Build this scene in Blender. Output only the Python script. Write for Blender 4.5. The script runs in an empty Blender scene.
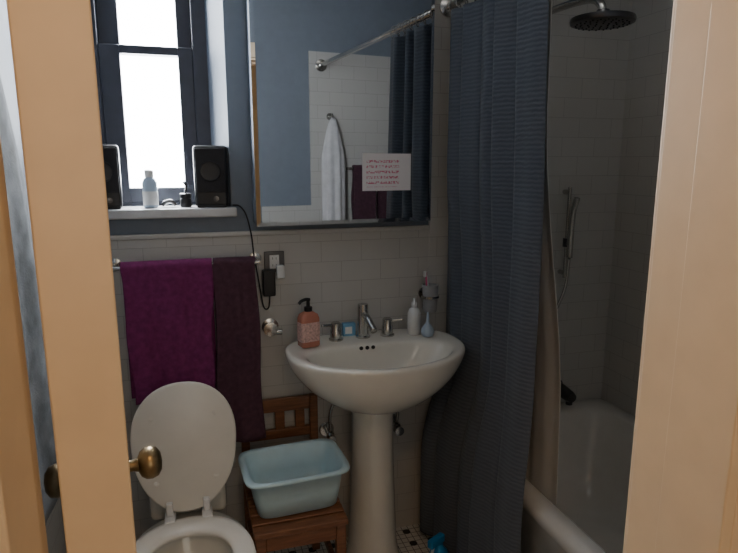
import bpy, bmesh, math, random
from mathutils import Vector, Matrix
random.seed(4)
D = bpy.data
COL = bpy.context.scene.collection
PI = math.pi

# ------------------------------------------------------------------ materials
def mat(name, col, rough=0.5, metal=0.0, var=0.08, scale=25.0, bump=0.0, bscale=200.0, trans=0.0, coat=0.0, sub=0.0):
    m = D.materials.new(name); m.use_nodes = True
    nt = m.node_tree; b = nt.nodes['Principled BSDF']
    b.inputs['Roughness'].default_value = rough
    b.inputs['Metallic'].default_value = metal
    b.inputs['Transmission Weight'].default_value = trans
    b.inputs['Coat Weight'].default_value = coat
    tc = nt.nodes.new('ShaderNodeTexCoord')
    n = nt.nodes.new('ShaderNodeTexNoise'); n.inputs['Scale'].default_value = scale; n.inputs['Detail'].default_value = 4
    nt.links.new(tc.outputs['Object'], n.inputs['Vector'])
    r = nt.nodes.new('ShaderNodeValToRGB')
    lo = [max(0, c*(1-var)) for c in col]; hi = [min(1, c*(1+var)) for c in col]
    r.color_ramp.elements[0].color = (*lo, 1); r.color_ramp.elements[0].position = 0.3
    r.color_ramp.elements[1].color = (*hi, 1); r.color_ramp.elements[1].position = 0.7
    nt.links.new(n.outputs['Fac'], r.inputs['Fac'])
    nt.links.new(r.outputs['Color'], b.inputs['Base Color'])
    if bump > 0:
        n2 = nt.nodes.new('ShaderNodeTexNoise'); n2.inputs['Scale'].default_value = bscale; n2.inputs['Detail'].default_value = 3
        nt.links.new(tc.outputs['Object'], n2.inputs['Vector'])
        bp = nt.nodes.new('ShaderNodeBump'); bp.inputs['Strength'].default_value = bump; bp.inputs['Distance'].default_value = 0.002
        nt.links.new(n2.outputs['Fac'], bp.inputs['Height']); nt.links.new(bp.outputs['Normal'], b.inputs['Normal'])
    return m

def tile_mat(name, axis, col, mortar, w=0.152, h=0.076, rough=0.22, zoff=0.0, ms=0.0012, offset=0.5):
    m = D.materials.new(name); m.use_nodes = True
    nt = m.node_tree; b = nt.nodes['Principled BSDF']; b.inputs['Roughness'].default_value = rough
    g = nt.nodes.new('ShaderNodeNewGeometry'); s = nt.nodes.new('ShaderNodeSeparateXYZ'); c = nt.nodes.new('ShaderNodeCombineXYZ')
    nt.links.new(g.outputs['Position'], s.inputs[0])
    a = {'xz': ('X', 'Z'), 'yz': ('Y', 'Z'), 'xy': ('X', 'Y')}[axis]
    nt.links.new(s.outputs[a[0]], c.inputs[0])
    ad = nt.nodes.new('ShaderNodeMath'); ad.operation = 'ADD'; ad.inputs[1].default_value = 3.04 + zoff
    nt.links.new(s.outputs[a[1]], ad.inputs[0]); nt.links.new(ad.outputs[0], c.inputs[1])
    br = nt.nodes.new('ShaderNodeTexBrick')
    br.inputs['Scale'].default_value = 1; br.inputs['Brick Width'].default_value = w; br.inputs['Row Height'].default_value = h
    br.inputs['Mortar Size'].default_value = ms; br.inputs['Mortar Smooth'].default_value = 0.3
    br.inputs['Color1'].default_value = (*col, 1); br.inputs['Color2'].default_value = (*[x*0.97 for x in col], 1)
    br.inputs['Mortar'].default_value = (*mortar, 1); br.offset = offset
    nt.links.new(c.outputs[0], br.inputs['Vector']); nt.links.new(br.outputs['Color'], b.inputs['Base Color'])
    bp = nt.nodes.new('ShaderNodeBump'); bp.invert = True; bp.inputs['Strength'].default_value = 0.3; bp.inputs['Distance'].default_value = 0.002
    nt.links.new(br.outputs['Fac'], bp.inputs['Height']); nt.links.new(bp.outputs['Normal'], b.inputs['Normal'])
    return m

def floor_mat():
    m = D.materials.new('hex_mosaic'); m.use_nodes = True
    nt = m.node_tree; b = nt.nodes['Principled BSDF']; b.inputs['Roughness'].default_value = 0.35
    g = nt.nodes.new('ShaderNodeNewGeometry')
    v = nt.nodes.new('ShaderNodeTexVoronoi'); v.feature = 'DISTANCE_TO_EDGE'; v.inputs['Scale'].default_value = 38; v.inputs['Randomness'].default_value = 0.0
    nt.links.new(g.outputs['Position'], v.inputs['Vector'])
    r = nt.nodes.new('ShaderNodeValToRGB'); r.color_ramp.elements[0].position = 0.03; r.color_ramp.elements[0].color = (0.12, 0.12, 0.12, 1)
    r.color_ramp.elements[1].position = 0.07; r.color_ramp.elements[1].color = (0.7, 0.7, 0.68, 1)
    nt.links.new(v.outputs['Distance'], r.inputs['Fac'])
    v2 = nt.nodes.new('ShaderNodeTexVoronoi'); v2.inputs['Scale'].default_value = 12.67; v2.inputs['Randomness'].default_value = 0.0
    nt.links.new(g.outputs['Position'], v2.inputs['Vector'])
    r2 = nt.nodes.new('ShaderNodeValToRGB'); r2.color_ramp.elements[0].position = 0.19; r2.color_ramp.elements[0].color = (0.02, 0.02, 0.02, 1)
    r2.color_ramp.elements[1].position = 0.21; r2.color_ramp.elements[1].color = (1, 1, 1, 1)
    nt.links.new(v2.outputs['Distance'], r2.inputs['Fac'])
    mx = nt.nodes.new('ShaderNodeMix'); mx.data_type = 'RGBA'; mx.blend_type = 'MULTIPLY'; mx.inputs[0].default_value = 1
    nt.links.new(r.outputs['Color'], mx.inputs[6]); nt.links.new(r2.outputs['Color'], mx.inputs[7])
    nt.links.new(mx.outputs[2], b.inputs['Base Color'])
    return m

def wood_mat(name, c1, c2, rough=0.4):
    m = D.materials.new(name); m.use_nodes = True
    nt = m.node_tree; b = nt.nodes['Principled BSDF']; b.inputs['Roughness'].default_value = rough
    tc = nt.nodes.new('ShaderNodeTexCoord'); mp = nt.nodes.new('ShaderNodeMapping'); mp.inputs['Scale'].default_value = (3, 30, 30)
    n = nt.nodes.new('ShaderNodeTexNoise'); n.inputs['Scale'].default_value = 4; n.inputs['Detail'].default_value = 6; n.inputs['Distortion'].default_value = 0.6
    r = nt.nodes.new('ShaderNodeValToRGB'); r.color_ramp.elements[0].color = (*c1, 1); r.color_ramp.elements[1].color = (*c2, 1)
    r.color_ramp.elements[0].position = 0.3; r.color_ramp.elements[1].position = 0.7
    nt.links.new(tc.outputs['Object'], mp.inputs[0]); nt.links.new(mp.outputs[0], n.inputs['Vector'])
    nt.links.new(n.outputs['Fac'], r.inputs['Fac']); nt.links.new(r.outputs['Color'], b.inputs['Base Color'])
    return m

def curtain_mat():
    m = D.materials.new('curtain_fabric'); m.use_nodes = True
    nt = m.node_tree; b = nt.nodes['Principled BSDF']; b.inputs['Roughness'].default_value = 0.7
    b.inputs['Sheen Weight'].default_value = 0.1
    tc = nt.nodes.new('ShaderNodeTexCoord')
    w = nt.nodes.new('ShaderNodeTexWave'); w.bands_direction = 'Z'; w.inputs['Scale'].default_value = 24; w.inputs['Distortion'].default_value = 2.2
    w.inputs['Detail'].default_value = 3; w.inputs['Detail Scale'].default_value = 2.5
    nt.links.new(tc.outputs['Object'], w.inputs['Vector'])
    r = nt.nodes.new('ShaderNodeValToRGB'); r.color_ramp.elements[0].color = (0.082, 0.100, 0.130, 1); r.color_ramp.elements[1].color = (0.112, 0.132, 0.165, 1)
    nt.links.new(w.outputs['Fac'], r.inputs['Fac']); nt.links.new(r.outputs['Color'], b.inputs['Base Color'])
    bp = nt.nodes.new('ShaderNodeBump'); bp.inputs['Strength'].default_value = 0.35; bp.inputs['Distance'].default_value = 0.0025
    nt.links.new(w.outputs['Fac'], bp.inputs['Height']); nt.links.new(bp.outputs['Normal'], b.inputs['Normal'])
    return m

def note_mat():
    m = D.materials.new('note_paper'); m.use_nodes = True
    nt = m.node_tree; b = nt.nodes['Principled BSDF']; b.inputs['Roughness'].default_value = 0.8
    tc = nt.nodes.new('ShaderNodeTexCoord'); s = nt.nodes.new('ShaderNodeSeparateXYZ')
    nt.links.new(tc.outputs['Generated'], s.inputs[0])
    def mth(op, a, bb=None):
        n = nt.nodes.new('ShaderNodeMath'); n.operation = op
        for i, v in enumerate((a, bb)):
            if v is None: continue
            if isinstance(v, (int, float)): n.inputs[i].default_value = v
            else: nt.links.new(v, n.inputs[i])
        return n.outputs[0]
    row = mth('FRACT', mth('MULTIPLY', s.outputs['Z'], 7))
    band = mth('MULTIPLY', mth('GREATER_THAN', row, 0.3), mth('LESS_THAN', row, 0.78))
    n = nt.nodes.new('ShaderNodeTexNoise'); n.inputs['Scale'].default_value = 1; n.inputs['Detail'].default_value = 3
    mp = nt.nodes.new('ShaderNodeMapping'); mp.inputs['Scale'].default_value = (30, 1, 18)
    nt.links.new(tc.outputs['Generated'], mp.inputs[0]); nt.links.new(mp.outputs[0], n.inputs['Vector'])
    ink = mth('MULTIPLY', band, mth('GREATER_THAN', n.outputs['Fac'], 0.50))
    inx = mth('MULTIPLY', mth('GREATER_THAN', s.outputs['X'], 0.08), mth('LESS_THAN', s.outputs['X'], 0.75))
    inz = mth('MULTIPLY', mth('GREATER_THAN', s.outputs['Z'], 0.1), mth('LESS_THAN', s.outputs['Z'], 0.86))
    ink = mth('MULTIPLY', ink, mth('MULTIPLY', inx, inz))
    mx = nt.nodes.new('ShaderNodeMix'); mx.data_type = 'RGBA'
    nt.links.new(ink, mx.inputs[0]); mx.inputs[6].default_value = (0.8, 0.78, 0.8, 1); mx.inputs[7].default_value = (0.62, 0.16, 0.27, 1)
    nt.links.new(mx.outputs[2], b.inputs['Base Color'])
    return m

M = {}
M['paint'] = mat('blue_paint', (0.185, 0.218, 0.265), 0.6, var=0.04, bump=0.05)
TC = (0.55, 0.542, 0.515); TG = (0.40, 0.39, 0.37)
M['tile_back'] = tile_mat('subway_tile_xz', 'xz', TC, TG, zoff=0.0)
M['tile_side'] = tile_mat('subway_tile_yz', 'yz', TC, TG)
M['cap'] = mat('tile_cap', TC, 0.2, var=0.03)
M['floor'] = floor_mat()
M['ceil'] = mat('ceiling_paint', (0.6, 0.6, 0.58), 0.8, var=0.03)
M['hallfloor'] = wood_mat('hall_floor_wood', (0.16, 0.08, 0.035), (0.28, 0.15, 0.07))
M['hallpaint'] = mat('hall_paint', (0.62, 0.55, 0.42), 0.7, var=0.03)
M['trim'] = mat('cream_gloss_paint', (0.80, 0.63, 0.43), 0.38, var=0.03, bump=0.04, bscale=60)
M['winframe'] = mat('window_frame_dark', (0.045, 0.05, 0.068), 0.5, var=0.1)
M['marble'] = mat('marble_sill', (0.6, 0.6, 0.6), 0.25, var=0.12, scale=9)
M['porcelain'] = mat('porcelain', (0.76, 0.745, 0.68), 0.12, var=0.015, coat=0.5)
M['tub'] = mat('tub_enamel', (0.66, 0.66, 0.63), 0.2, var=0.02, coat=0.3)
M['seat'] = mat('toilet_seat_plastic', (0.78, 0.755, 0.69), 0.3, var=0.015)
M['water'] = mat('toilet_water', (0.10, 0.12, 0.12), 0.05, var=0.02)
M['chrome'] = mat('brushed_chrome', (0.55, 0.54, 0.52), 0.22, 1.0, var=0.03)
M['darkmetal'] = mat('dark_nickel', (0.12, 0.12, 0.125), 0.3, 1.0, var=0.1)
M['brass'] = mat('aged_brass', (0.30, 0.22, 0.12), 0.36, 1.0, var=0.3, scale=40)
M['black'] = mat('black_plastic', (0.012, 0.012, 0.014), 0.4, var=0.2)
M['grille'] = mat('speaker_grille', (0.02, 0.018, 0.02), 0.8, var=0.3, bump=0.6, bscale=600)
M['white_pl'] = mat('white_plastic', (0.75, 0.76, 0.76), 0.35, var=0.02)
M['blue_pl'] = mat('blue_plastic', (0.16, 0.38, 0.6), 0.3, var=0.05)
M['pale_pl'] = mat('pale_blue_plastic', (0.42, 0.52, 0.64), 0.3, var=0.05)
M['cyan_basin'] = mat('pale_cyan_plastic', (0.50, 0.69, 0.77), 0.35, var=0.03)
M['brightblue'] = mat('bright_blue_plastic', (0.02, 0.22, 0.5), 0.35, var=0.1)
M['amber'] = mat('pink_hand_soap', (0.50, 0.20, 0.14), 0.15, var=0.1)
M['label'] = mat('bottle_label', (0.62, 0.40, 0.36), 0.6, var=0.3, scale=160)
M['purple'] = mat('purple_terry', (0.20, 0.025, 0.125), 0.95, var=0.2, scale=60, bump=0.8, bscale=500)
M['maroon'] = mat('maroon_terry', (0.085, 0.034, 0.054), 0.95, var=0.2, scale=60, bump=0.8, bscale=500)
M['greycloth'] = mat('grey_blue_cloth', (0.20, 0.225, 0.25), 0.9, var=0.5, scale=12, bump=0.4)
M['whitecloth'] = mat('white_cloth', (0.7, 0.7, 0.72), 0.9, var=0.08, bump=0.4)
M['wood'] = wood_mat('chair_wood', (0.15, 0.058, 0.025), (0.27, 0.115, 0.05))
M['curtain'] = curtain_mat()
M['liner'] = mat('liner_vinyl', (0.76, 0.755, 0.73), 0.5, var=0.04, scale=6)
M['note'] = note_mat()
M['pink'] = mat('pink_plastic', (0.6, 0.1, 0.25), 0.4)
M['hole'] = mat('dark_hole', (0.01, 0.01, 0.01), 0.6)
M['frost'] = mat('frosted_tumbler', (0.35, 0.36, 0.38), 0.3, var=0.03)
mm = D.materials.new('mirror_glass'); mm.use_nodes = True
b = mm.node_tree.nodes['Principled BSDF']; b.inputs['Metallic'].default_value = 1; b.inputs['Roughness'].default_value = 0.015
b.inputs['Base Color'].default_value = (0.68, 0.70, 0.71, 1)
M['mirror'] = mm
gm = D.materials.new('window_glass'); gm.use_nodes = True
nt = gm.node_tree; nt.nodes.clear()
o = nt.nodes.new('ShaderNodeOutputMaterial'); t = nt.nodes.new('ShaderNodeBsdfTransparent'); gl = nt.nodes.new('ShaderNodeBsdfGlossy'); mx = nt.nodes.new('ShaderNodeMixShader')
gl.inputs['Roughness'].default_value = 0.05; mx.inputs[0].default_value = 0.06
nt.links.new(t.outputs[0], mx.inputs[1]); nt.links.new(gl.outputs[0], mx.inputs[2]); nt.links.new(mx.outputs[0], o.inputs[0])
M['glass'] = gm

# ------------------------------------------------------------------ geometry helpers
def finish(bm, name, m, parent=None, smooth=False, bevel=0, sub=0, solid=0):
    me = D.meshes.new(name)
    bmesh.ops.recalc_face_normals(bm, faces=bm.faces)
    bm.to_mesh(me); bm.free()
    ob = D.objects.new(name, me); COL.objects.link(ob)
    if m is not None:
        me.materials.append(M[m] if isinstance(m, str) else m)
    if smooth:
        for p in me.polygons: p.use_smooth = True
    if solid:
        s = ob.modifiers.new('sol', 'SOLIDIFY'); s.thickness = solid; s.offset = 0
    if bevel:
        s = ob.modifiers.new('bev', 'BEVEL'); s.width = bevel; s.segments = 3; s.limit_method = 'ANGLE'
        for p in me.polygons: p.use_smooth = True
        w = ob.modifiers.new('wn', 'WEIGHTED_NORMAL'); w.keep_sharp = False
    if sub:
        s = ob.modifiers.new('sub', 'SUBSURF'); s.levels = sub; s.render_levels = sub
    if parent is not None: ob.parent = parent
    return ob

def empty(name, loc=(0, 0, 0), rot=(0, 0, 0)):
    e = D.objects.new(name, None); COL.objects.link(e); e.location = loc; e.rotation_euler = rot; e.empty_display_size = 0.05
    return e

def add_box(bm, x0, x1, y0, y1, z0, z1):
    vs = [bm.verts.new((x, y, z)) for x in (x0, x1) for y in (y0, y1) for z in (z0, z1)]
    for f in ((0, 1, 3, 2), (4, 6, 7, 5), (0, 4, 5, 1), (2, 3, 7, 6), (0, 2, 6, 4), (1, 5, 7, 3)):
        bm.faces.new([vs[i] for i in f])

def boxes(name, lst, m, parent=None, bevel=0):
    bm = bmesh.new()
    for b in lst: add_box(bm, *b)
    return finish(bm, name, m, parent, bevel=bevel)

def box(name, x0, x1, y0, y1, z0, z1, m, parent=None, bevel=0):
    return boxes(name, [(x0, x1, y0, y1, z0, z1)], m, parent, bevel)

def rings(name, rs, m, parent=None, cap0=True, cap1=True, smooth=True, sub=0, closed=True, bevel=0):
    bm = bmesh.new(); V = [[bm.verts.new(p) for p in r] for r in rs]
    n = len(rs[0])
    for a, c in zip(V[:-1], V[1:]):
        for i in range(n):
            j = (i+1) % n
            bm.faces.new((a[i], a[j], c[j], c[i]))
    if cap0: bm.faces.new(V[0][::-1])
    if cap1: bm.faces.new(V[-1])
    return finish(bm, name, m, parent, smooth=smooth, sub=sub, bevel=bevel)

def lathe(name, prof, c, m, parent=None, n=32, axis=(0, 0, 1), smooth=True):
    ax = Vector(axis).normalized(); q = Vector((0, 0, 1)).rotation_difference(ax)
    rs = []
    for r, h in prof:
        r = max(r, 0.0002)
        rs.append([Vector(c) + q @ Vector((r*math.cos(2*PI*i/n), r*math.sin(2*PI*i/n), h)) for i in range(n)])
    ob = rings(name, rs, m, parent, smooth=smooth)
    es = ob.modifiers.new('es', 'EDGE_SPLIT'); es.split_angle = math.radians(40)
    return ob

def cyl(name, p0, p1, r, m, parent=None, n=24, r1=None):
    p0 = Vector(p0); p1 = Vector(p1); L = (p1-p0).length; r1 = r if r1 is None else r1
    return lathe(name, [(r, 0), (r1, L)], p0, m, parent, n, axis=(p1-p0))

def tube(name, pts, r, m, parent=None, n=12, sm=8):
    P = [Vector(p) for p in pts]; Q = [P[0]*2-P[1]] + P + [P[-1]*2-P[-2]]
    path = []
    for i in range(1, len(Q)-2):
        for k in range(sm):
            t = k/sm; a, b, c, d = Q[i-1:i+3]
            path.append(0.5*((2*b)+(c-a)*t+(2*a-5*b+4*c-d)*t*t+(3*b-a-3*c+d)*t**3))
    path.append(P[-1])
    rs = []; up = Vector((0.13, 0.31, 0.94)).normalized()
    for i, p in enumerate(path):
        tg = (path[min(i+1, len(path)-1)]-path[max(i-1, 0)]).normalized()
        s = tg.cross(up)
        if s.length < 1e-3: s = tg.cross(Vector((1, 0, 0)))
        s.normalize(); u = s.cross(tg); up = u
        rs.append([p + s*r*math.cos(2*PI*j/n) + u*r*math.sin(2*PI*j/n) for j in range(n)])
    return rings(name, rs, m, parent)

def sgnpow(v, p): return math.copysign(abs(v)**p, v)

# ------------------------------------------------------------------ room shell
YB = 2.10      # back wall face
YF = 0.50      # inner face of the door wall
XL, XR = -0.42, 1.74
H = 2.5
box('floor', XL-0.1, XR+0.1, 0.38, YB+0.2, -0.05, 0.0, 'floor')
box('ceiling', XL-0.1, XR+0.1, 0.38, YB+0.25, H, H+0.05, 'ceil')
WB, WT = 1.315, 2.30
bm = bmesh.new()
def add_prism(bm, pts, z0, z1):
    a = [bm.verts.new((x, y, z0)) for x, y in pts]; c = [bm.verts.new((x, y, z1)) for x, y in pts]
    n = len(pts); bm.faces.new(a[::-1]); bm.faces.new(c)
    for i in range(n): bm.faces.new((a[i], a[(i+1) % n], c[(i+1) % n], c[i]))
add_prism(bm, [(XL-0.1, YB), (-0.36, YB), (-0.325, YB+0.2), (XL-0.1, YB+0.2)], WB, WT)
add_prism(bm, [(0.145, YB), (XR+0.1, YB), (XR+0.1, YB+0.2), (0.065, YB+0.2)], WB, WT)
add_box(bm, XL-0.1, XR+0.1, YB, YB+0.2, 0, WB)
add_box(bm, XL-0.1, XR+0.1, YB, YB+0.2, WT, H)
finish(bm, 'wall_back', 'paint')
box('wall_left', XL-0.1, XL, 0.38, YB, 0, H, 'paint')
box('wall_right', XR, XR+0.1, 0.38, YB, 0, H, 'paint')
JL, JR = -0.127, 0.464   # jamb faces
DH = 2.05
boxes('wall_front', [(-1.1, JL-0.02, 0.38, YF, 0, H), (JR+0.02, 1.84, 0.38, YF, 0, H), (JL-0.02, JR+0.02, 0.38, YF, DH+0.02, H)], 'paint')
ZW = 1.245
TXS = 0.88
box('wall_back_tile', XL+0.012, TXS, YB-0.012, YB-0.0005, 0, ZW, 'tile_back')
box('wall_back_shower_tile', TXS, XR-0.012, YB-0.014, YB-0.0005, 0, 2.2, 'tile_back')
box('trim_1', XL+0.012, TXS, YB-0.020, YB-0.0005, ZW, ZW+0.018, 'cap', bevel=0.005)
box('wall_left_tile', XL+0.0005, XL+0.012, YF+0.012, YB-0.0005, 0, ZW, 'tile_side')
box('trim_2', XL+0.0005, XL+0.020, YF+0.012, YB-0.02, ZW, ZW+0.018, 'cap', bevel=0.005)
box('wall_right_tile', XR-0.012, XR-0.0005, YF+0.0005, YB-0.0005, 0, 2.2, 'tile_side')
box('wall_front_shower_tile', 0.865, XR-0.012, YF+0.0005, YF+0.013, 0, 2.12, 'tile_back')
box('wall_front_tile', JR+0.10, 0.865, YF+0.0005, YF+0.012, 0, ZW, 'tile_back')
# hall shell
box('floor_hall', -1.1, 1.4, -1.7, 0.38, -0.05, 0, 'hallfloor')
box('ceiling_hall', -1.1, 1.4, -1.7, 0.38, H, H+0.05, 'ceil')
box('wall_hall_left', -1.2, -1.1, -1.7, 0.38, 0, H, 'hallpaint')
box('wall_hall_right', 1.4, 1.5, -1.7, 0.38, 0, H, 'hallpaint')
box('wall_hall_back', -1.2, 1.5, -1.8, -1.7, 0, H, 'hallpaint')
# jambs with stops and casings
boxes('trim_3', [(JL-0.02, JL, 0.37, YF, 0, DH), (JL, JL+0.012, 0.37, 0.438, 0, DH)], 'trim', bevel=0.002)
boxes('trim_4', [(JR, JR+0.02, 0.37, YF, 0, DH), (JR-0.013, JR, 0.37, 0.445, 0, DH)], 'trim', bevel=0.002)
boxes('trim_5', [(JL-0.02, JR+0.02, 0.37, YF, DH, DH+0.02), (JL, JR, 0.37, 0.438, DH-0.012, DH)], 'trim', bevel=0.002)
boxes('trim_6', [(JL-0.10, JL-0.012, 0.355, 0.38, 0, DH+0.10), (JR+0.012, JR+0.10, 0.355, 0.38, 0, DH+0.10), (JL-0.012, JR+0.012, 0.355, 0.38, DH+0.012, DH+0.10)], 'trim', bevel=0.004)
boxes('trim_7', [(JR+0.012, JR+0.09, YF, YF+0.018, 0, DH+0.09), (JL-0.09, JL-0.012, YF, YF+0.012, 0, DH+0.09), (JL-0.012, JR+0.012, YF, YF+0.018, DH+0.012, DH+0.09)], 'trim', bevel=0.004)

# ------------------------------------------------------------------ door (opened inwards, hinge edge towards the hall)
door = empty('door_1', (-0.060, YF+0.004, 0), (0, 0, math.radians(8.0)))
DT, DW = 0.054, 0.56
bm = bmesh.new()
add_box(bm, -DT, 0, 0, 0.10, 0.01, DH-0.005); add_box(bm, -DT, 0, DW-0.10, DW, 0.01, DH-0.005)
for z0, z1 in ((0.01, 0.22), (0.82, 0.98), (DH-0.12, DH-0.005)):
    add_box(bm, -DT, 0, 0.10, DW-0.10, z0, z1)
for z0, z1 in ((0.22, 0.82), (0.98, DH-0.12)):
    add_box(bm, -DT+0.014, -0.014, 0.10, DW-0.10, z0, z1)
finish(bm, 'leaf', 'trim', door, bevel=0.002)
kz = 0.995
for sgn, x0 in ((1, 0.0), (-1, -DT)):
    lathe('rosette' if sgn > 0 else 'rosette_b', [(0.027, 0), (0.026, 0.004), (0.014, 0.008)], (x0, DW-0.065, kz), 'brass', door, axis=(sgn, 0, 0))
    lathe('knob' if sgn > 0 else 'knob_b', [(0.011, 0.0), (0.0095, 0.016), (0.012, 0.024), (0.021, 0.028), (0.0265, 0.036), (0.0275, 0.045), (0.024, 0.055), (0.015, 0.061), (0.0, 0.063)],
          (x0, DW-0.065, kz), 'brass', door, axis=(sgn, 0, 0))
for i, z in enumerate((0.3, 1.75)):
    cyl('hinge_%d' % (i+1), (-DT-0.003, 0.004, z-0.045), (-DT-0.003, 0.004, z+0.045), 0.0035, 'trim', door)

# ------------------------------------------------------------------ window
win = empty('window_1')
wy0, wy1 = YB+0.13, YB+0.195
gx0, gx1 = -0.190, -0.004
boxes('frame', [(-0.335, -0.255, wy0, wy1, WB+0.03, WT), (0.045, 0.095, wy0, wy1, WB+0.03, WT), (-0.255, 0.045, wy0, wy1, WT-0.05, WT), (-0.255, 0.045, wy0, wy1, WB+0.03, WB+0.045)], 'winframe', win, bevel=0.004)
boxes('sash_lower', [(-0.255, gx0, wy0+0.005, wy0+0.03, WB+0.045, 1.885), (gx1, 0.045, wy0+0.005, wy0+0.03, WB+0.045, 1.885), (gx0, gx1, wy0+0.005, wy0+0.03, WB+0.045, 1.410), (gx0, gx1, wy0+0.005, wy0+0.03, 1.857, 1.885)], 'winframe', win, bevel=0.003)
boxes('sash_upper', [(-0.255, gx0, wy0+0.032, wy0+0.055, 1.857, WT-0.05), (gx1, 0.045, wy0+0.032, wy0+0.055, 1.857, WT-0.05), (gx0, gx1, wy0+0.032, wy0+0.055, 1.857, 1.885), (gx0, gx1, wy0+0.032, wy0+0.055, WT-0.09, WT-0.05)], 'winframe', win, bevel=0.003)
box('glass_lower', gx0, gx1, wy0+0.016, wy0+0.018, 1.410, 1.857, 'glass', win)
box('glass_upper', gx0, gx1, wy0+0.043, wy0+0.045, 1.885, WT-0.09, 'glass', win)
box('trim_8', -0.38, 0.160, YB-0.045, YB+0.13, WB+0.001, WB+0.033, 'marble', bevel=0.006)
ZS = WB+0.034

# ------------------------------------------------------------------ things on the sill
def speaker(loc, rz):
    e = empty('computer_speaker', loc, (0, 0, rz))
    box('cabinet', -0.055, 0.055, -0.04, 0.05, 0, 0.205, 'black', e, bevel=0.012)
    box('grille_panel', -0.047, 0.047, -0.046, -0.041, 0.05, 0.195, 'grille', e, bevel=0.004)
    lathe('driver', [(0.034, 0), (0.032, 0.003), (0.024, 0.001), (0.0, 0.004)], (0, -0.046, 0.12), 'black', e, axis=(0, -1, 0))
    lathe('volume_knob', [(0.009, 0), (0.009, 0.006), (0.0, 0.007)], (0.015, -0.040, 0.028), 'darkmetal', e, axis=(0, -1, 0))
    box('base_foot', -0.048, 0.048, -0.045, 0.05, 0.0, 0.008, 'black', e, bevel=0.003)
    return e
speaker((0.083, 2.11, ZS), math.radians(-6))
speaker((-0.262, 2.12, ZS), math.radians(10))
e = empty('lotion_bottle', (-0.118, 2.13, ZS))
lathe('body', [(0.021, 0), (0.024, 0.004), (0.024, 0.08), (0.018, 0.095), (0.012, 0.10)], (0, 0, 0), 'pale_pl', e)
lathe('label_band', [(0.0243, 0.0), (0.0246, 0.001), (0.0246, 0.045), (0.0243, 0.046)], (0, 0, 0.008), 'white_pl', e)
lathe('cap', [(0.014, 0), (0.014, 0.022), (0.011, 0.025), (0, 0.026)], (0, 0, 0.10), 'white_pl', e)
e = empty('hair_clip', (-0.062, 2.12, ZS))
tube('jaw', [(-0.02, 0, 0.006), (-0.008, 0, 0.018), (0.01, 0, 0.02), (0.024, 0, 0.006)], 0.006, 'darkmetal', e)
tube('jaw_b', [(-0.02, 0.018, 0.006), (-0.005, 0.018, 0.014), (0.01, 0.018, 0.016), (0.024, 0.018, 0.006)], 0.006, 'white_pl', e)
e = empty('small_jar', (-0.005, 2.12, ZS))
lathe('jar', [(0.017, 0), (0.019, 0.004), (0.019, 0.025), (0.015, 0.03)], (0, 0, 0), 'black', e)
lathe('jar_lid', [(0.019, 0), (0.019, 0.014), (0.016, 0.016), (0, 0.016)], (0, 0, 0.03), 'black', e)
tube('stopper', [(0, 0, 0.046), (0.003, 0, 0.07), (-0.004, 0, 0.085)], 0.004, 'black', e)

# ------------------------------------------------------------------ mirror cabinet (door a little ajar, hinged on the right)
mc = empty('mirror_cabinet')
mx0, mx1, mz0, mz1 = 0.214, 0.850, 1.288, 2.12
box('carcass', mx0+.004, mx1-.004, 2.016, YB-0.001, mz0+.003, mz1-.003, 'paint', mc, bevel=0.003)
md = empty('mirror_door', (mx1, 2.012, 0), (0, 0, math.radians(3.0))); md.parent = mc
MW = mx1-mx0
box('door_backing', -MW, 0, -.004, 0.0, mz0, mz1, 'paint', md)
bm = bmesh.new()
ou = [(-MW, -.0042, mz0), (0, -.0042, mz0), (0, -.0042, mz1), (-MW, -.0042, mz1)]
bv = 0.014
inn = [(-MW+bv, -.007, mz0+bv), (-bv, -.007, mz0+bv), (-bv, -.007, mz1-bv), (-MW+bv, -.007, mz1-bv)]
ov = [bm.verts.new(p) for p in ou]; iv = [bm.verts.new(p) for p in inn]
bm.faces.new(iv)
for i in range(4): bm.faces.new((ov[i], ov[(i+1) % 4], iv[(i+1) % 4], iv[i]))
bm.faces.new(ov[::-1])
finish(bm, 'mirror_face', 'mirror', md)
pn = box('paper_note', -MW+.370, -MW+.552, -.0088, -.0075, 1.400, 1.528, 'note')
pn.matrix_world = Matrix.Translation((mx1, 2.012, 0)) @ Matrix.Rotation(math.radians(3.0), 4, 'Z')

# ------------------------------------------------------------------ pedestal sink
SX = 0.601
ZD = -0.018
def ring(cy, a, bf, bb, z, pf=1.0, pb=0.62, n=72):
    r = []
    for i in range(n):
        t = 2*PI*i/n; c, s = math.cos(t), math.sin(t)
        if s < 0: r.append((SX + a*c, cy + bf*s, z))
        else: r.append((SX + a*sgnpow(c, 0.62+0.38*(1-abs(s))), cy + bb*sgnpow(s, pb), z))
    return r
sink = empty('pedestal_sink', (0, 0, ZD))
R = [ring(1.90, .078, .08, .085, .665), ring(1.895, .125, .13, .13, .680), ring(1.885, .19, .185, .17, .715), ring(1.875, .257, .228, .195, .772),
     ring(1.87, .296, .243, .205, .825), ring(1.87, .312, .248, .206, .860), ring(1.87, .316, .25, .208, .876), ring(1.87, .314, .248, .207, .886), ring(1.87, .306, .241, .202, .891),
     ring(1.85, .274, .205, .13, .889), ring(1.825, .258, .172, .10, .886, pb=.8), ring(1.823, .250, .163, .095, .878, pb=.85), ring(1.823, .238, .155, .09, .86, pb=.9), ring(1.823, .205, .13, .08, .80, pb=1),
     ring(1.823, .14, .09, .06, .765, pb=1), ring(1.825, .03, .03, .025, .752, pb=1)]
rings('basin', R, 'porcelain', sink, sub=1)
def ped(a, b, z, cy=1.92, n=40):
    return [(SX + a*math.cos(2*PI*i/n), cy + b*math.sin(2*PI*i/n), z) for i in range(n)]
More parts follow.
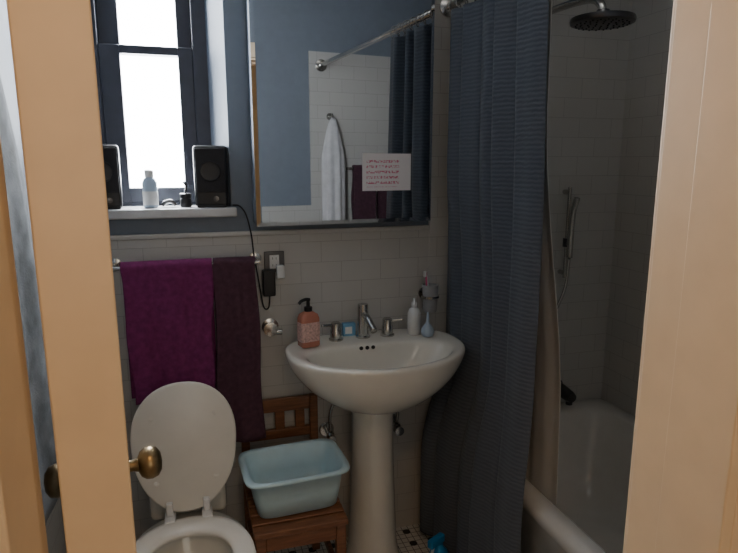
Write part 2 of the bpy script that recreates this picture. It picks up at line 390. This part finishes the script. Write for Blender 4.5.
rings('pedestal', [ped(.105, .115, -ZD), ped(.105, .115, .045), ped(.099, .109, .065), ped(.090, .099, .12), ped(.082, .090, .30), ped(.075, .084, .50), ped(.073, .081, .62), ped(.080, .088, .675)], 'porcelain', sink)
lathe('drain', [(0.022, 0), (0.022, 0.003), (0.0, 0.004)], (SX, 1.825, 0.753), 'chrome', sink)
for i in (-1, 0, 1):
    lathe('overflow_hole_%d' % (i+2), [(0.0068, 0), (0.0068, 0.004), (0, 0.0045)], (SX-0.022+i*0.022, 1.9165, 0.872), 'hole', sink, axis=(0, -1, 0.35), n=16)
for i, x in enumerate((SX-0.135, SX+0.13)):
    z = 0.50; k = '_%d' % (i+1)
    lathe('valve_escutcheon'+k, [(0.03, 0), (0.026, 0.006), (0.010, 0.008)], (x, YB-0.012, z), 'chrome', sink, axis=(0, -1, 0))
    cyl('valve_stub'+k, (x, YB-0.014, z), (x, 2.02, z), 0.008, 'chrome', sink)
    lathe('valve_body'+k, [(0.012, 0), (0.015, 0.004), (0.015, 0.03), (0.010, 0.035)], (x, 2.02, z-0.015), 'chrome', sink)
    lathe('valve_handle'+k, [(0.006, 0), (0.006, 0.015), (0.018, 0.018), (0.018, 0.026), (0.008, 0.028)], (x, 2.012, z), 'chrome', sink, axis=(0, -1, 0))
    tube('supply_hose'+k, [(x, 2.02, z+0.02), (x, 2.015, z+0.10), (SX + (x-SX)*0.75, 2.01, z+0.20), (SX+(x-SX)*0.7, 2.01, z+0.25)], 0.006, 'chrome', sink)
# faucet
fz = 0.8885+ZD
fc = empty('widespread_faucet')
fx = SX-.014
lathe('spout_body', [(0.027, 0), (0.027, 0.006), (0.0205, 0.009), (0.0195, 0.118), (0.0185, 0.124), (0, 0.125)], (fx, 1.995, fz), 'chrome', fc)
tube('spout', [(fx, 1.99, fz+0.092), (fx+.006, 1.96, fz+0.080), (fx+.012, 1.925, fz+0.058), (fx+.014, 1.905, fz+0.046)], 0.0125, 'chrome', fc, n=16)
for i, x in enumerate((SX-0.117, SX+0.078)):
    s = -1 if i == 0 else 1
    lathe('handle_base_%d' % (i+1), [(0.026, 0), (0.026, 0.005), (0.021, 0.008), (0.0205, 0.036), (0.0185, 0.040), (0.018, 0.062), (0.013, 0.066), (0, 0.066)], (x, 1.99, fz), 'chrome', fc)
    tube('lever_%d' % (i+1), [(x, 1.99, fz+0.053), (x+s*0.02, 1.984, fz+0.057), (x+s*0.055, 1.973, fz+0.061)], 0.0055, 'chrome', fc)

# ------------------------------------------------------------------ things on the sink
e = empty('hand_soap_bottle', (0.376, 1.945, 0.8895+ZD), (0, 0, 0.25)); e.scale = (1.08, 1.08, 1.18)
def rr(a, b, z, p=0.35, n=32): return [(a*sgnpow(math.cos(2*PI*i/n), p), b*sgnpow(math.sin(2*PI*i/n), p), z) for i in range(n)]
rings('body', [rr(.028, .020, 0), rr(.032, .023, .004), rr(.032, .023, .085), rr(.027, .020, .097), rr(.012, .012, .106, .9)], 'amber', e)
rings('label', [rr(.0328, .0238, .018), rr(.0330, .0240, .019), rr(.0330, .0240, .074), rr(.0328, .0238, .075)], 'label', e)
lathe('collar', [(.013, 0), (.013, .012), (.006, .014), (.0055, .032), (.0, .033)], (0, 0, .106), 'black', e)
tube('pump_nozzle', [(0.006, 0, .139), (-.008, 0, .141), (-.024, 0, .137), (-.032, 0, .130)], 0.0048, 'black', e)
e = empty('soap_box', (0.542, 2.030, 0.8885+ZD), (0, 0, 0.0))
box('carton', -0.024, 0.024, -0.012, 0.012, 0, 0.048, 'blue_pl', e, bevel=0.002)
box('carton_label', -0.016, 0.010, -0.0135, -0.0121, 0.010, 0.036, 'white_pl', e)
e = empty('squeeze_bottle', (0.778, 1.975, 0.8885+ZD))
lathe('body', [(.021, 0), (.0240, .004), (.0240, .082), (.018, .096), (.010, .102)], (0, 0, 0), 'white_pl', e)
lathe('cap', [(.0105, 0), (.0105, .018), (.005, .024), (.0045, .034), (0, .035)], (0, 0, .102), 'white_pl', e)
e = empty('nasal_bulb_syringe', (0.814, 1.930, 0.888+ZD))
lathe('bulb', [(.008, 0), (.020, .006), (.0245, .018), (.023, .030), (.013, .045), (.0065, .055), (.0045, .085), (.003, .093), (0, .094)], (0, 0, 0), 'pale_pl', e)
e = empty('toothbrush_holder', (0.860, 2.02, .995))
lathe('tumbler', [(.024, -0.055), (.026, -0.05), (.031, .05), (.029, .05), (.024, -.045), (0, -.046)], (0, 0, 0), 'frost', e)
lathe('holder_ring', [(.0315, 0), (.034, 0), (.034, .008), (.0315, .008)], (0, 0, 0.0), 'chrome', e)
tube('bracket', [(0, .033, .004), (0, .055, .004), (0, .066, .004)], 0.006, 'chrome', e)
lathe('wall_plate', [(.022, 0), (.022, .006), (.0, .007)], (0, .068, .004), 'chrome', e, axis=(0, -1, 0))
tube('toothbrush_1', [(-.008, 0, -.04), (-.016, -.004, .03), (-.022, -.006, .10)], 0.0035, 'pink', e)
tube('toothbrush_2', [(.008, 0, -.04), (-.006, .004, .03), (-.012, .008, .085)], 0.0035, 'white_pl', e)
boxes('bristles', [(-.030, -.021, -.010, -.002, .082, .104)], 'white_pl', e)

# ------------------------------------------------------------------ outlet, charger, cord, hook
YT = YB-0.012
e = empty('power_outlet')
ox, oz = 0.284, 1.118
box('plate', ox-.036, ox+.036, YT-.006, YT-.0003, oz-.005, oz+.07, 'darkmetal', e, bevel=.003)
box('receptacle', ox-.017, ox+.017, YT-.009, YT-.006, oz+.008, oz+.057, 'white_pl', e, bevel=.003)
for dz in (.02, .045):
    boxes('slots_%d' % int(dz*1000), [(ox-.007, ox-.0055, YT-.0095, YT-.0085, oz+dz-.004, oz+dz+.004), (ox+.0055, ox+.007, YT-.0095, YT-.0085, oz+dz-.004, oz+dz+.004)], 'hole', e)
e = empty('power_adapter')
box('brick', ox-.047, ox-.003, YT-.045, YT-.0095, oz-.085, oz+.008, 'black', e, bevel=.005)
box('white_plug', ox+.004, ox+.032, YT-.035, YT-.0095, oz-.025, oz+.022, 'white_pl', e, bevel=.005)
e = empty('speaker_cord')
tube('cord', [(0.150, 2.10, ZS+0.004), (0.170, 2.06, ZS+0.002), (0.19, 2.05, ZS-0.03), (0.205, 2.06, 1.25), (0.212, 2.065, 1.18), (0.230, 2.066, 1.05), (0.24, 2.064, 0.99), (0.256, 2.062, .99), (0.262, 2.062, 1.035)], 0.0026, 'black', e)
e = empty('toilet_paper_holder')
px_, pz_ = 0.270, 0.905
lathe('rosette', [(.030, 0), (.030, .006), (.016, .010), (.012, .045)], (px_-.008, YT, pz_+.008), 'chrome', e, axis=(0, -1, 0))
lathe('end_disc', [(.018, 0), (.025, .003), (.025, .010), (.0, .014)], (px_-.012, YT-.045, pz_+.010), 'chrome', e, axis=(0, -1, 0))
tube('arm', [(px_-.008, YT-.04, pz_+.005), (px_+.01, YT-.045, pz_-.001), (px_+.028, YT-.045, pz_-.004)], .011, 'chrome', e)

# ------------------------------------------------------------------ towels and rail
BY, BZ = 2.005, 1.165
e = empty('towel_rail')
cyl('bar', (-0.245, BY, BZ), (0.222, BY, BZ), 0.008, 'chrome', e)
for i, x in enumerate((-0.24, 0.217)):
    cyl('post_%d' % (i+1), (x, BY-.004, BZ), (x, YT-.001, BZ), 0.009, 'chrome', e)
    lathe('flange_%d' % (i+1), [(.022, 0), (.022, .005), (.012, .008)], (x, YT-.0005, BZ), 'chrome', e, axis=(0, -1, 0))
def towel(name, x0, x1, zf, zb, m, wav=0.006, thick=0.011, slope=0.0, ph=0.0, nf=5, pinch=0.0, by=BY, bz=BZ, rad=0.016):
    bm = bmesh.new(); nx = 60
    path = []
    n1 = 34
    for i in range(n1+1): path.append(('f', i/n1))
    for i in range(1, 9): path.append(('a', i/9))
    n2 = 26
    for i in range(n2+1): path.append(('b', i/n2))
    g = []
    for ix in range(nx+1):
        u = ix/nx; row = []
        for k, t in path:
            f = math.sin(u*PI*nf+ph) + 0.5*math.sin(u*PI*nf*2.3+1+ph)
            if k == 'f':
                d = 1-t; z = (zf+slope*u) + (bz-(zf+slope*u))*t
                y = by-rad - wav*(0.3+d)*(f+1.2)*0.6
                x = x0+(x1-x0)*u + pinch*d*(0.5-u) + 0.004*math.sin(9*t+ph)
            elif k == 'a':
                a = PI*t; y = by - rad*math.cos(a) - wav*.3*(f+1.2)*0.6*(1-t); z = bz + rad*math.sin(a); x = x0+(x1-x0)*u
            else:
                z = bz - (bz-zb)*t; y = by+rad + 0.002*math.sin(u*9)*t; x = x0+(x1-x0)*u
            row.append(bm.verts.new((x, y, z)))
        g.append(row)
    for i in range(nx):
        for j in range(len(path)-1):
            bm.faces.new((g[i][j], g[i+1][j], g[i+1][j+1], g[i][j+1]))
    return finish(bm, name, m, smooth=True, solid=thick)
towel('bath_towel', -0.215, 0.066, 0.715, 0.72, 'purple', slope=0.03, nf=4.2, ph=0.5, pinch=0.03, wav=.010)
towel('bath_towel', 0.070, 0.208, 0.53, 0.70, 'maroon', nf=3, ph=2.0, wav=.007, pinch=-.02)

# ------------------------------------------------------------------ toilet
TX = -0.050
def egg(cx, y0, y1, w, z, n=56, k=0.10):
    cy = (y0+y1)/2; L = (y1-y0)/2; r = []
    for i in range(n):
        t = 2*PI*i/n; s = math.sin(t); c = math.cos(t)
        x = cx + w/2*sgnpow(c, 0.9)*(1 - k*s)
        y = cy + L*(sgnpow(s, 0.75) if s > 0 else s)
        r.append((x, y, z))
    return r
toilet = empty('toilet')
HY = 1.745
rings('bowl', [egg(TX, 1.42, 1.80, .22, 0, k=0), egg(TX, 1.42, 1.80, .22, .03, k=0), egg(TX, 1.45, 1.80, .19, .08, k=0), egg(TX, 1.44, 1.80, .20, .18, k=0), egg(TX, 1.38, 1.80, .26, .28, k=0.05),
               egg(TX, 1.33, 1.80, .335, .37, k=.08), egg(TX, 1.32, 1.80, .35, .395, k=.1), egg(TX, 1.32, 1.80, .35, .402, k=.1), egg(TX, 1.37, 1.70, .245, .402, k=.08), egg(TX, 1.375, 1.69, .235, .385, k=.08),
               egg(TX, 1.40, 1.66, .20, .30, k=.05), egg(TX, 1.45, 1.62, .13, .24, k=0), egg(TX, 1.50, 1.58, .07, .22, k=0)], 'porcelain', toilet)
wr = egg(TX, 1.395, 1.665, .208, .320, k=.05)
rings('water', [wr, [(x, y, z+.002) for x, y, z in wr]], 'water', toilet)
so = (1.315, HY, .362); si = (1.385, HY-0.085, .235)
def lerp_ring(f, z, grow=0):
    o1 = egg(TX, so[0]-grow, so[1]+grow, so[2]+2*grow, z); i1 = egg(TX, si[0], si[1], si[2], z, k=.06)
    return [((a[0]*(1-f)+b[0]*f), (a[1]*(1-f)+b[1]*f), z) for a, b in zip(o1, i1)]
sr = [lerp_ring(0, .406), lerp_ring(0, .416), lerp_ring(.06, .423), lerp_ring(.25, .427), lerp_ring(.75, .424), lerp_ring(.95, .417), lerp_ring(1, .408), lerp_ring(.96, .405), lerp_ring(0.04, .405)]
bm = bmesh.new(); V = [[bm.verts.new(p) for p in r] for r in sr]; n = len(sr[0])
for a in range(len(V)):
    A, C = V[a], V[(a+1) % len(V)]
    for i in range(n): bm.faces.new((A[i], A[(i+1) % n], C[(i+1) % n], C[i]))
finish(bm, 'seat_ring', 'seat', toilet, smooth=True)
lid = empty('lid_pivot', (TX, HY+0.018, .428), (math.radians(-101.5), 0, 0)); lid.parent = toilet
L, Wd = .405, .312
def lo(sc, z, n=64):
    r = []
    for i in range(n):
        t = 2*PI*i/n; s = math.sin(t); c = math.cos(t)
        y = -L/2 + (L/2*sc)*(sgnpow(s, .8) if s > 0 else s)
        hw = Wd/2*sc*sgnpow(c, .92)*(1-0.15*s)
        r.append((hw, y, z))
    return r
rings('lid', [lo(.965, -.008), lo(.995, -.005), lo(1, 0), lo(.985, .008), lo(.93, .013), lo(.5, .016)], 'seat', lid)
for i, (x, y) in enumerate(((-.09, -.10), (.09, -.10), (-.095, -.30), (.095, -.30))):
    lathe('bumper_%d' % (i+1), [(.008, 0), (.008, .003), (0, .005)], (x, y, -.008), 'seat', lid, axis=(0, 0, -1), n=16)
for s in (-1, 1):
    boxes('hinge_%s' % ('l' if s < 0 else 'r'), [(TX+s*.055-.016, TX+s*.055+.016, HY-.03, HY+.03, .403, .430), (TX+s*.055-.010, TX+s*.055+.010, HY+.000, HY+.020, .430, .470)], 'white_pl', toilet, bevel=.004)
box('tank', TX-.120, TX+.120, 1.835, 1.965, .36, .64, 'porcelain', toilet, bevel=.02)
box('tank_lid', TX-.123, TX+.123, 1.83, 1.968, .641, .665, 'porcelain', toilet, bevel=.008)
cyl('flush_lever', (TX-.09, 1.835, .60), (TX-.09, 1.82, .60), .008, 'chrome', toilet)
tube('lever_arm', [(TX-.09, 1.82, .60), (TX-.06, 1.815, .597), (TX-.035, 1.815, .592)], .004, 'chrome', toilet)

# ------------------------------------------------------------------ wooden chair with basin
ch = empty('wooden_chair')
cx0, cx1 = 0.140, 0.425
SZ = 0.395
boxes('back_posts', [(cx0, cx0+.03, 2.045, 2.072, 0, .645), (cx1-.03, cx1, 2.045, 2.072, 0, .645)], 'wood', ch, bevel=.004)
boxes('back_rails', [(cx0+.03, cx1-.03, 2.047, 2.066, .595, .645), (cx0+.03, cx1-.03, 2.047, 2.066, .49, .525)], 'wood', ch, bevel=.003)
boxes('back_slats', [(cx0+.03+k*.075+.02, cx0+.03+k*.075+.055, 2.05, 2.063, .525, .595) for k in range(3)], 'wood', ch, bevel=.002)
boxes('front_legs', [(cx0, cx0+.032, 1.635, 1.665, 0, SZ-.02), (cx1-.032, cx1, 1.635, 1.665, 0, SZ-.02)], 'wood', ch, bevel=.004)
boxes('seat_slats', [(cx0-.005, cx1+.005, 1.625+k*.0535, 1.625+k*.0535+.044, SZ-.02, SZ) for k in range(8)], 'wood', ch, bevel=.004)
boxes('aprons', [(cx0+.032, cx1-.032, 1.64, 1.66, SZ-.075, SZ-.021), (cx0+.005, cx0+.025, 1.665, 2.045, SZ-.065, SZ-.021), (cx1-.025, cx1-.005, 1.665, 2.045, SZ-.065, SZ-.021),
                 (cx0+.032, cx1-.032, 1.643, 1.658, .20, .235), (cx0+.007, cx0+.022, 1.665, 2.045, .15, .18), (cx1-.022, cx1-.007, 1.665, 2.045, .15, .18)], 'wood', ch, bevel=.003)
ba = empty('plastic_basin', (0.286, 1.790, SZ+.001), (0, 0, math.radians(3)))
def bs(a, b, z, p=.33, n=56): return [(a*sgnpow(math.cos(2*PI*i/n), p), b*sgnpow(math.sin(2*PI*i/n), p), z) for i in range(n)]
rings('tub_body', [bs(.120, .085, 0), bs(.130, .095, .004), bs(.140, .104, .06), bs(.148, .112, .124), bs(.169, .126, .126), bs(.171, .128, .131), bs(.169, .126, .137), bs(.152, .114, .137), bs(.147, .109, .132), bs(.132, .098, .06), bs(.121, .09, .010), bs(.10, .07, .007)], 'cyan_basin', ba)

# ------------------------------------------------------------------ bathtub
tb = empty('bathtub')
def tr(x0, x1, y0, y1, z, p=.12, n=96):
    cx, cy, a, bb = (x0+x1)/2, (y0+y1)/2, (x1-x0)/2, (y1-y0)/2
    return [(cx+a*sgnpow(math.cos(2*PI*i/n), p), cy+bb*sgnpow(math.sin(2*PI*i/n), p), z) for i in range(n)]
tx0, tx1, ty0, ty1 = .958, XR-.014, YF+.016, YB-.016
rings('shell', [tr(tx0+.02, tx1, ty0, ty1, 0), tr(tx0+.02, tx1, ty0, ty1, .40), tr(tx0+.005, tx1, ty0, ty1, .42), tr(tx0, tx1, ty0, ty1, .445), tr(tx0+.008, tx1, ty0, ty1, .462), tr(tx0+.025, tx1-.01, ty0+.01, ty1-.01, .47),
                tr(tx0+.065, tx1-.05, ty0+.07, ty1-.075, .467, .22), tr(tx0+.08, tx1-.06, ty0+.08, ty1-.09, .455, .25), tr(tx0+.11, tx1-.09, ty0+.15, ty1-.12, .25, .3), tr(tx0+.15, tx1-.13, ty0+.25, ty1-.17, .12, .35), tr(tx0+.25, tx1-.22, ty0+.4, ty1-.3, .10, .4)], 'tub', tb)
e = empty('tub_spout')
lathe('flange', [(.036, 0), (.034, .006), (.024, .01)], (1.485, YB-.0145, .545), 'darkmetal', e, axis=(0, -1, 0))
lathe('spout_body', [(.026, 0), (.027, .05), (.025, .10), (.020, .115), (0, .117)], (1.485, YB-.02, .545), 'darkmetal', e, axis=(0, -1, -.1))
cyl('outlet', (1.485, YB-.115, .53), (1.485, YB-.115, .50), .014, 'darkmetal', e)
# shower head
e = empty('shower_head')
hx, hy, hz = 1.192, 1.56, 1.895
tube('arm', [(hx, YB-.014, 1.96), (hx, YB-.15, 1.99), (hx, 1.75, 1.99), (hx, 1.62, 1.978), (hx, 1.572, 1.952), (hx, 1.56, 1.925)], .012, 'chrome', e, n=16)
lathe('flange', [(.032, 0), (.030, .006), (.014, .012)], (hx, YB-.0142, 1.96), 'chrome', e, axis=(0, -1, 0))
lathe('head', [(.082, 0), (.090, .003), (.092, .010), (.090, .018), (.05, .026), (.022, .030), (.018, .04), (0, .041)], (hx, hy, hz), 'darkmetal', e, n=48)
bm = bmesh.new()
for rr_ in (0.02, 0.04, 0.06, 0.074):
    k = int(rr_*300)
    for i in range(k):
        a = 2*PI*i/k
        bmesh.ops.create_cone(bm, cap_ends=True, segments=8, radius1=.0022, radius2=.003, depth=.004, matrix=Matrix.Translation((hx+rr_*math.cos(a), hy+rr_*math.sin(a), hz-.001)))
finish(bm, 'nozzles', 'black', e)
# hand shower on rail
e = empty('hand_shower')
sx = 1.470
cyl('rail', (sx, YB-.05, 1.03), (sx, YB-.05, 1.40), .008, 'chrome', e)
for i, z in enumerate((1.05, 1.38)):
    cyl('rail_mount_%d' % (i+1), (sx, YB-.014, z), (sx, YB-.05, z), .010, 'chrome', e)
lathe('slider', [(.016, 0), (.016, .035), (.0, .036)], (sx, YB-.05, 1.16), 'darkmetal', e)
tube('handset', [(sx-.008, YB-.085, 1.12), (sx-.008, YB-.085, 1.2), (sx-.008, YB-.09, 1.30), (sx-.008, YB-.11, 1.36)], .012, 'chrome', e)
cyl('handset_clip', (sx, YB-.05, 1.175), (sx-.008, YB-.09, 1.175), .010, 'darkmetal', e)
tube('hose', [(sx-.008, YB-.085, 1.12), (sx-.02, YB-.08, .98), (sx-.08, YB-.06, .85), (sx-.12, YB-.05, 0.98), (sx-.125, YB-.02, 1.05)], .006, 'chrome', e)

# ------------------------------------------------------------------ curtain rod, curtain, liner
RX, RZ = .935, 2.045
e = empty('curtain_rod')
cyl('rod', (RX, YF+.014, RZ), (RX, YB-.015, RZ), .0125, 'chrome', e)
for i, (y, s) in enumerate(((YF+.0135, 1), (YB-.0145, -1))):
    lathe('rod_flange_%d' % (i+1), [(.034, 0), (.034, .008), (.018, .014)], (RX, y, RZ), 'chrome', e, axis=(0, s, 0))
def sstep(a, b, x):
    t = max(0, min(1, (x-a)/(b-a))); return t*t*(3-2*t)
def curtain(name, y0, y1, ztop, zbot, m, xc, nf, ampf, seed, spread=0.0, yamp=.6):
    rnd = random.Random(seed)
    bm = bmesh.new(); nu, nv = 280, 60
    ph = [rnd.uniform(0, 6.28) for _ in range(6)]
    g = []
    for i in range(nu+1):
        u = i/nu; row = []
        for j in range(nv+1):
            v = j/nv
            amp = ampf(u, v)
            wob = .7*math.sin(2*PI*u*2.3+ph[1]+v*.5)
            f = math.sin(2*PI*nf*u + ph[0] + wob); f2 = math.sin(2*PI*nf*1.9*u + ph[2] + v*.6)
            x = xc(u, v) + amp*(f*.78 + .22*f2)
            yy = y0 + (y1-y0)*u + amp*yamp*math.cos(2*PI*nf*u + ph[4]+wob) - spread*v*u + .003*math.sin(v*7+ph[3]+u*5)
            z = ztop + (zbot-ztop)*v
            row.append(bm.verts.new((x, yy, z)))
        g.append(row)
    for i in range(nu):
        for j in range(nv):
            bm.faces.new((g[i][j], g[i+1][j], g[i+1][j+1], g[i][j+1]))
    return finish(bm, name, m, smooth=True, solid=.002)
def cxc(u, v):
    far = 1-sstep(0, .28, u); near = sstep(.55, .85, u)
    mid = sstep(.25, .5, v)*(1-sstep(.60, .76, v))
    return .932 + .014*mid*(1-near) - .020*far*(1-.2*mid) - sstep(.60, .84, v)*(.022+.066*(1-u)) - .012*sstep(.3, .7, v)*near
def camp(u, v):
    far = 1-sstep(.05, .4, u); near = sstep(.55, .85, u)
    mid = sstep(.25, .5, v)*(1-sstep(.60, .76, v))
    return .029*(1-.45*mid*(1-near))*(1-.25*far)*(1-.2*sstep(.6, .8, v)*near)
cu = curtain('shower_curtain', 2.045, 1.482, RZ-.035, .05, 'curtain', cxc, 5, camp, 3, spread=.08)
ln = curtain('shower_curtain_liner', 1.98, 1.515, RZ-.035, .25, 'liner', lambda u, v: .985 + .085*sstep(.2, .72, v), 4, lambda u, v: .006, 9, spread=.06)
e = empty('curtain_rings')
for i in range(10):
    y = 2.03 - i*.058
    pts = [(RX + .022*math.cos(a), y, RZ-.008 + .026*math.sin(a)) for a in [2*PI*k/10 for k in range(11)]]
    tube('ring_%d' % (i+1), pts, .002, 'chrome', e, n=8, sm=3)

# cleaning bottle by the curtain
e = empty('cleaning_spray_bottle', (.795, 1.74, 0), (0, 0, .5))
lathe('body', [(.036, 0), (.04, .006), (.04, .10), (.03, .13), (.014, .150), (.014, .16)], (0, 0, 0), 'brightblue', e)
boxes('spray_head', [(-.055, .02, -.012, .012, .16, .19)], 'brightblue', e, bevel=.005)
tube('trigger', [(-.03, 0, .16), (-.04, 0, .138), (-.036, 0, .12)], .005, 'white_pl', e)

# ------------------------------------------------------------------ things on the door-side wall (seen in the mirror) and behind the door
e = empty('wall_hook')
hkx = 0.985
lathe('plate', [(.02, 0), (.02, .005), (0, .006)], (hkx, YF+.0135, 1.76), 'chrome', e, axis=(0, 1, 0))
tube('hook', [(hkx, YF+.018, 1.76), (hkx, YF+.05, 1.755), (hkx, YF+.06, 1.775)], .005, 'chrome', e)
def robe(name, cx, z0, z1, w, m, y, ph=0.0, along='x'):
    nu, nv = 48, 40; rs = []
    for j in range(nv+1):
        v = j/nv; z = z1+(z0-z1)*v
        ww = w*(.12+.88*min(1, v*3)**.6)/2; th = .018+.018*min(1, v*2)
        r = []
        for i in range(nu):
            t = 2*PI*i/nu
            rad = 1+.16*math.sin(7*t+ph)*min(1, v*2)
            a, b_ = ww*math.cos(t)*rad, th*math.sin(t)*rad
            r.append((cx+a, y+b_, z + .01*math.sin(3*t)) if along == 'x' else (y+b_, cx+a, z+.01*math.sin(3*t)))
        rs.append(r)
    return rings(name, rs, m)
robe('white_bathrobe', hkx, 1.10, 1.745, .13, 'whitecloth', YF+.062)
e = empty('shower_towel_bar')
cyl('bar', (1.09, YF+.07, 1.46), (1.50, YF+.07, 1.46), .008, 'chrome', e)
for i, x in enumerate((1.095, 1.495)):
    cyl('post_%d' % (i+1), (x, YF+.07, 1.46), (x, YF+.014, 1.46), .009, 'chrome', e)
towel('hand_towel', 1.11, 1.25, 1.08, 1.12, 'maroon', by=YF+.07, bz=1.46, nf=3, wav=.004)
towel('hand_towel', 1.28, 1.42, 1.05, 1.12, 'maroon', by=YF+.07, bz=1.46, nf=3, wav=.004)
e = empty('wall_hook')
lathe('plate', [(.02, 0), (.02, .005), (0, .006)], (XL+.0005, 1.30, 1.80), 'chrome', e, axis=(1, 0, 0))
tube('hook', [(XL+.004, 1.30, 1.80), (XL+.03, 1.30, 1.795), (XL+.042, 1.30, 1.815)], .005, 'chrome', e)
robe('hanging_shirt', 1.30, .75, 1.79, .42, 'greycloth', XL+.062, along='y')

# ------------------------------------------------------------------ lights
w = D.worlds.new('world'); bpy.context.scene.world = w; w.use_nodes = True
bg = w.node_tree.nodes['Background']; bg.inputs[0].default_value = (0.95, 0.97, 1.0, 1); bg.inputs[1].default_value = 20.0
def area(name, loc, target, sx_, sy_, power, col, spread=PI):
    l = D.lights.new(name, 'AREA'); l.shape = 'RECTANGLE'; l.size = sx_; l.size_y = sy_; l.energy = power; l.color = col; l.spread = spread
    o = D.objects.new(name, l); COL.objects.link(o); o.location = loc
    o.rotation_euler = (Vector(target)-Vector(loc)).to_track_quat('-Z', 'Y').to_euler()
    return o
area('daylight_window', (-.10, YB+.215, 1.83), (-.10, 1.0, 1.83), .34, .92, 44, (.94, .97, 1.0))
pl = D.lights.new('hall_ceiling_lamp', 'POINT'); pl.energy = 13; pl.color = (1.0, .62, .32); pl.shadow_soft_size = .09
o = D.objects.new('hall_ceiling_lamp', pl); COL.objects.link(o); o.location = (.08, -.02, 2.38)
area('hall_daylight', (.25, -1.5, 1.7), (.4, 1.5, 1.0), 1.0, 1.2, 7.0, (1.0, .92, .80))
area('ceiling_fill_light', (.9, 1.25, 2.46), (.9, 1.25, 0), .35, .35, .6, (1.0, .97, .92))  # added soft fill below the ceiling for ambient light, not a real fixture

# ------------------------------------------------------------------ camera
cam = D.cameras.new('camera'); co = D.objects.new('camera', cam); COL.objects.link(co)
cam.sensor_width = 36; cam.lens = 28.8; cam.clip_start = .02
co.location = (0, 0, 1.5); co.rotation_euler = (math.radians(79), 0, math.radians(-17))
bpy.context.scene.camera = co
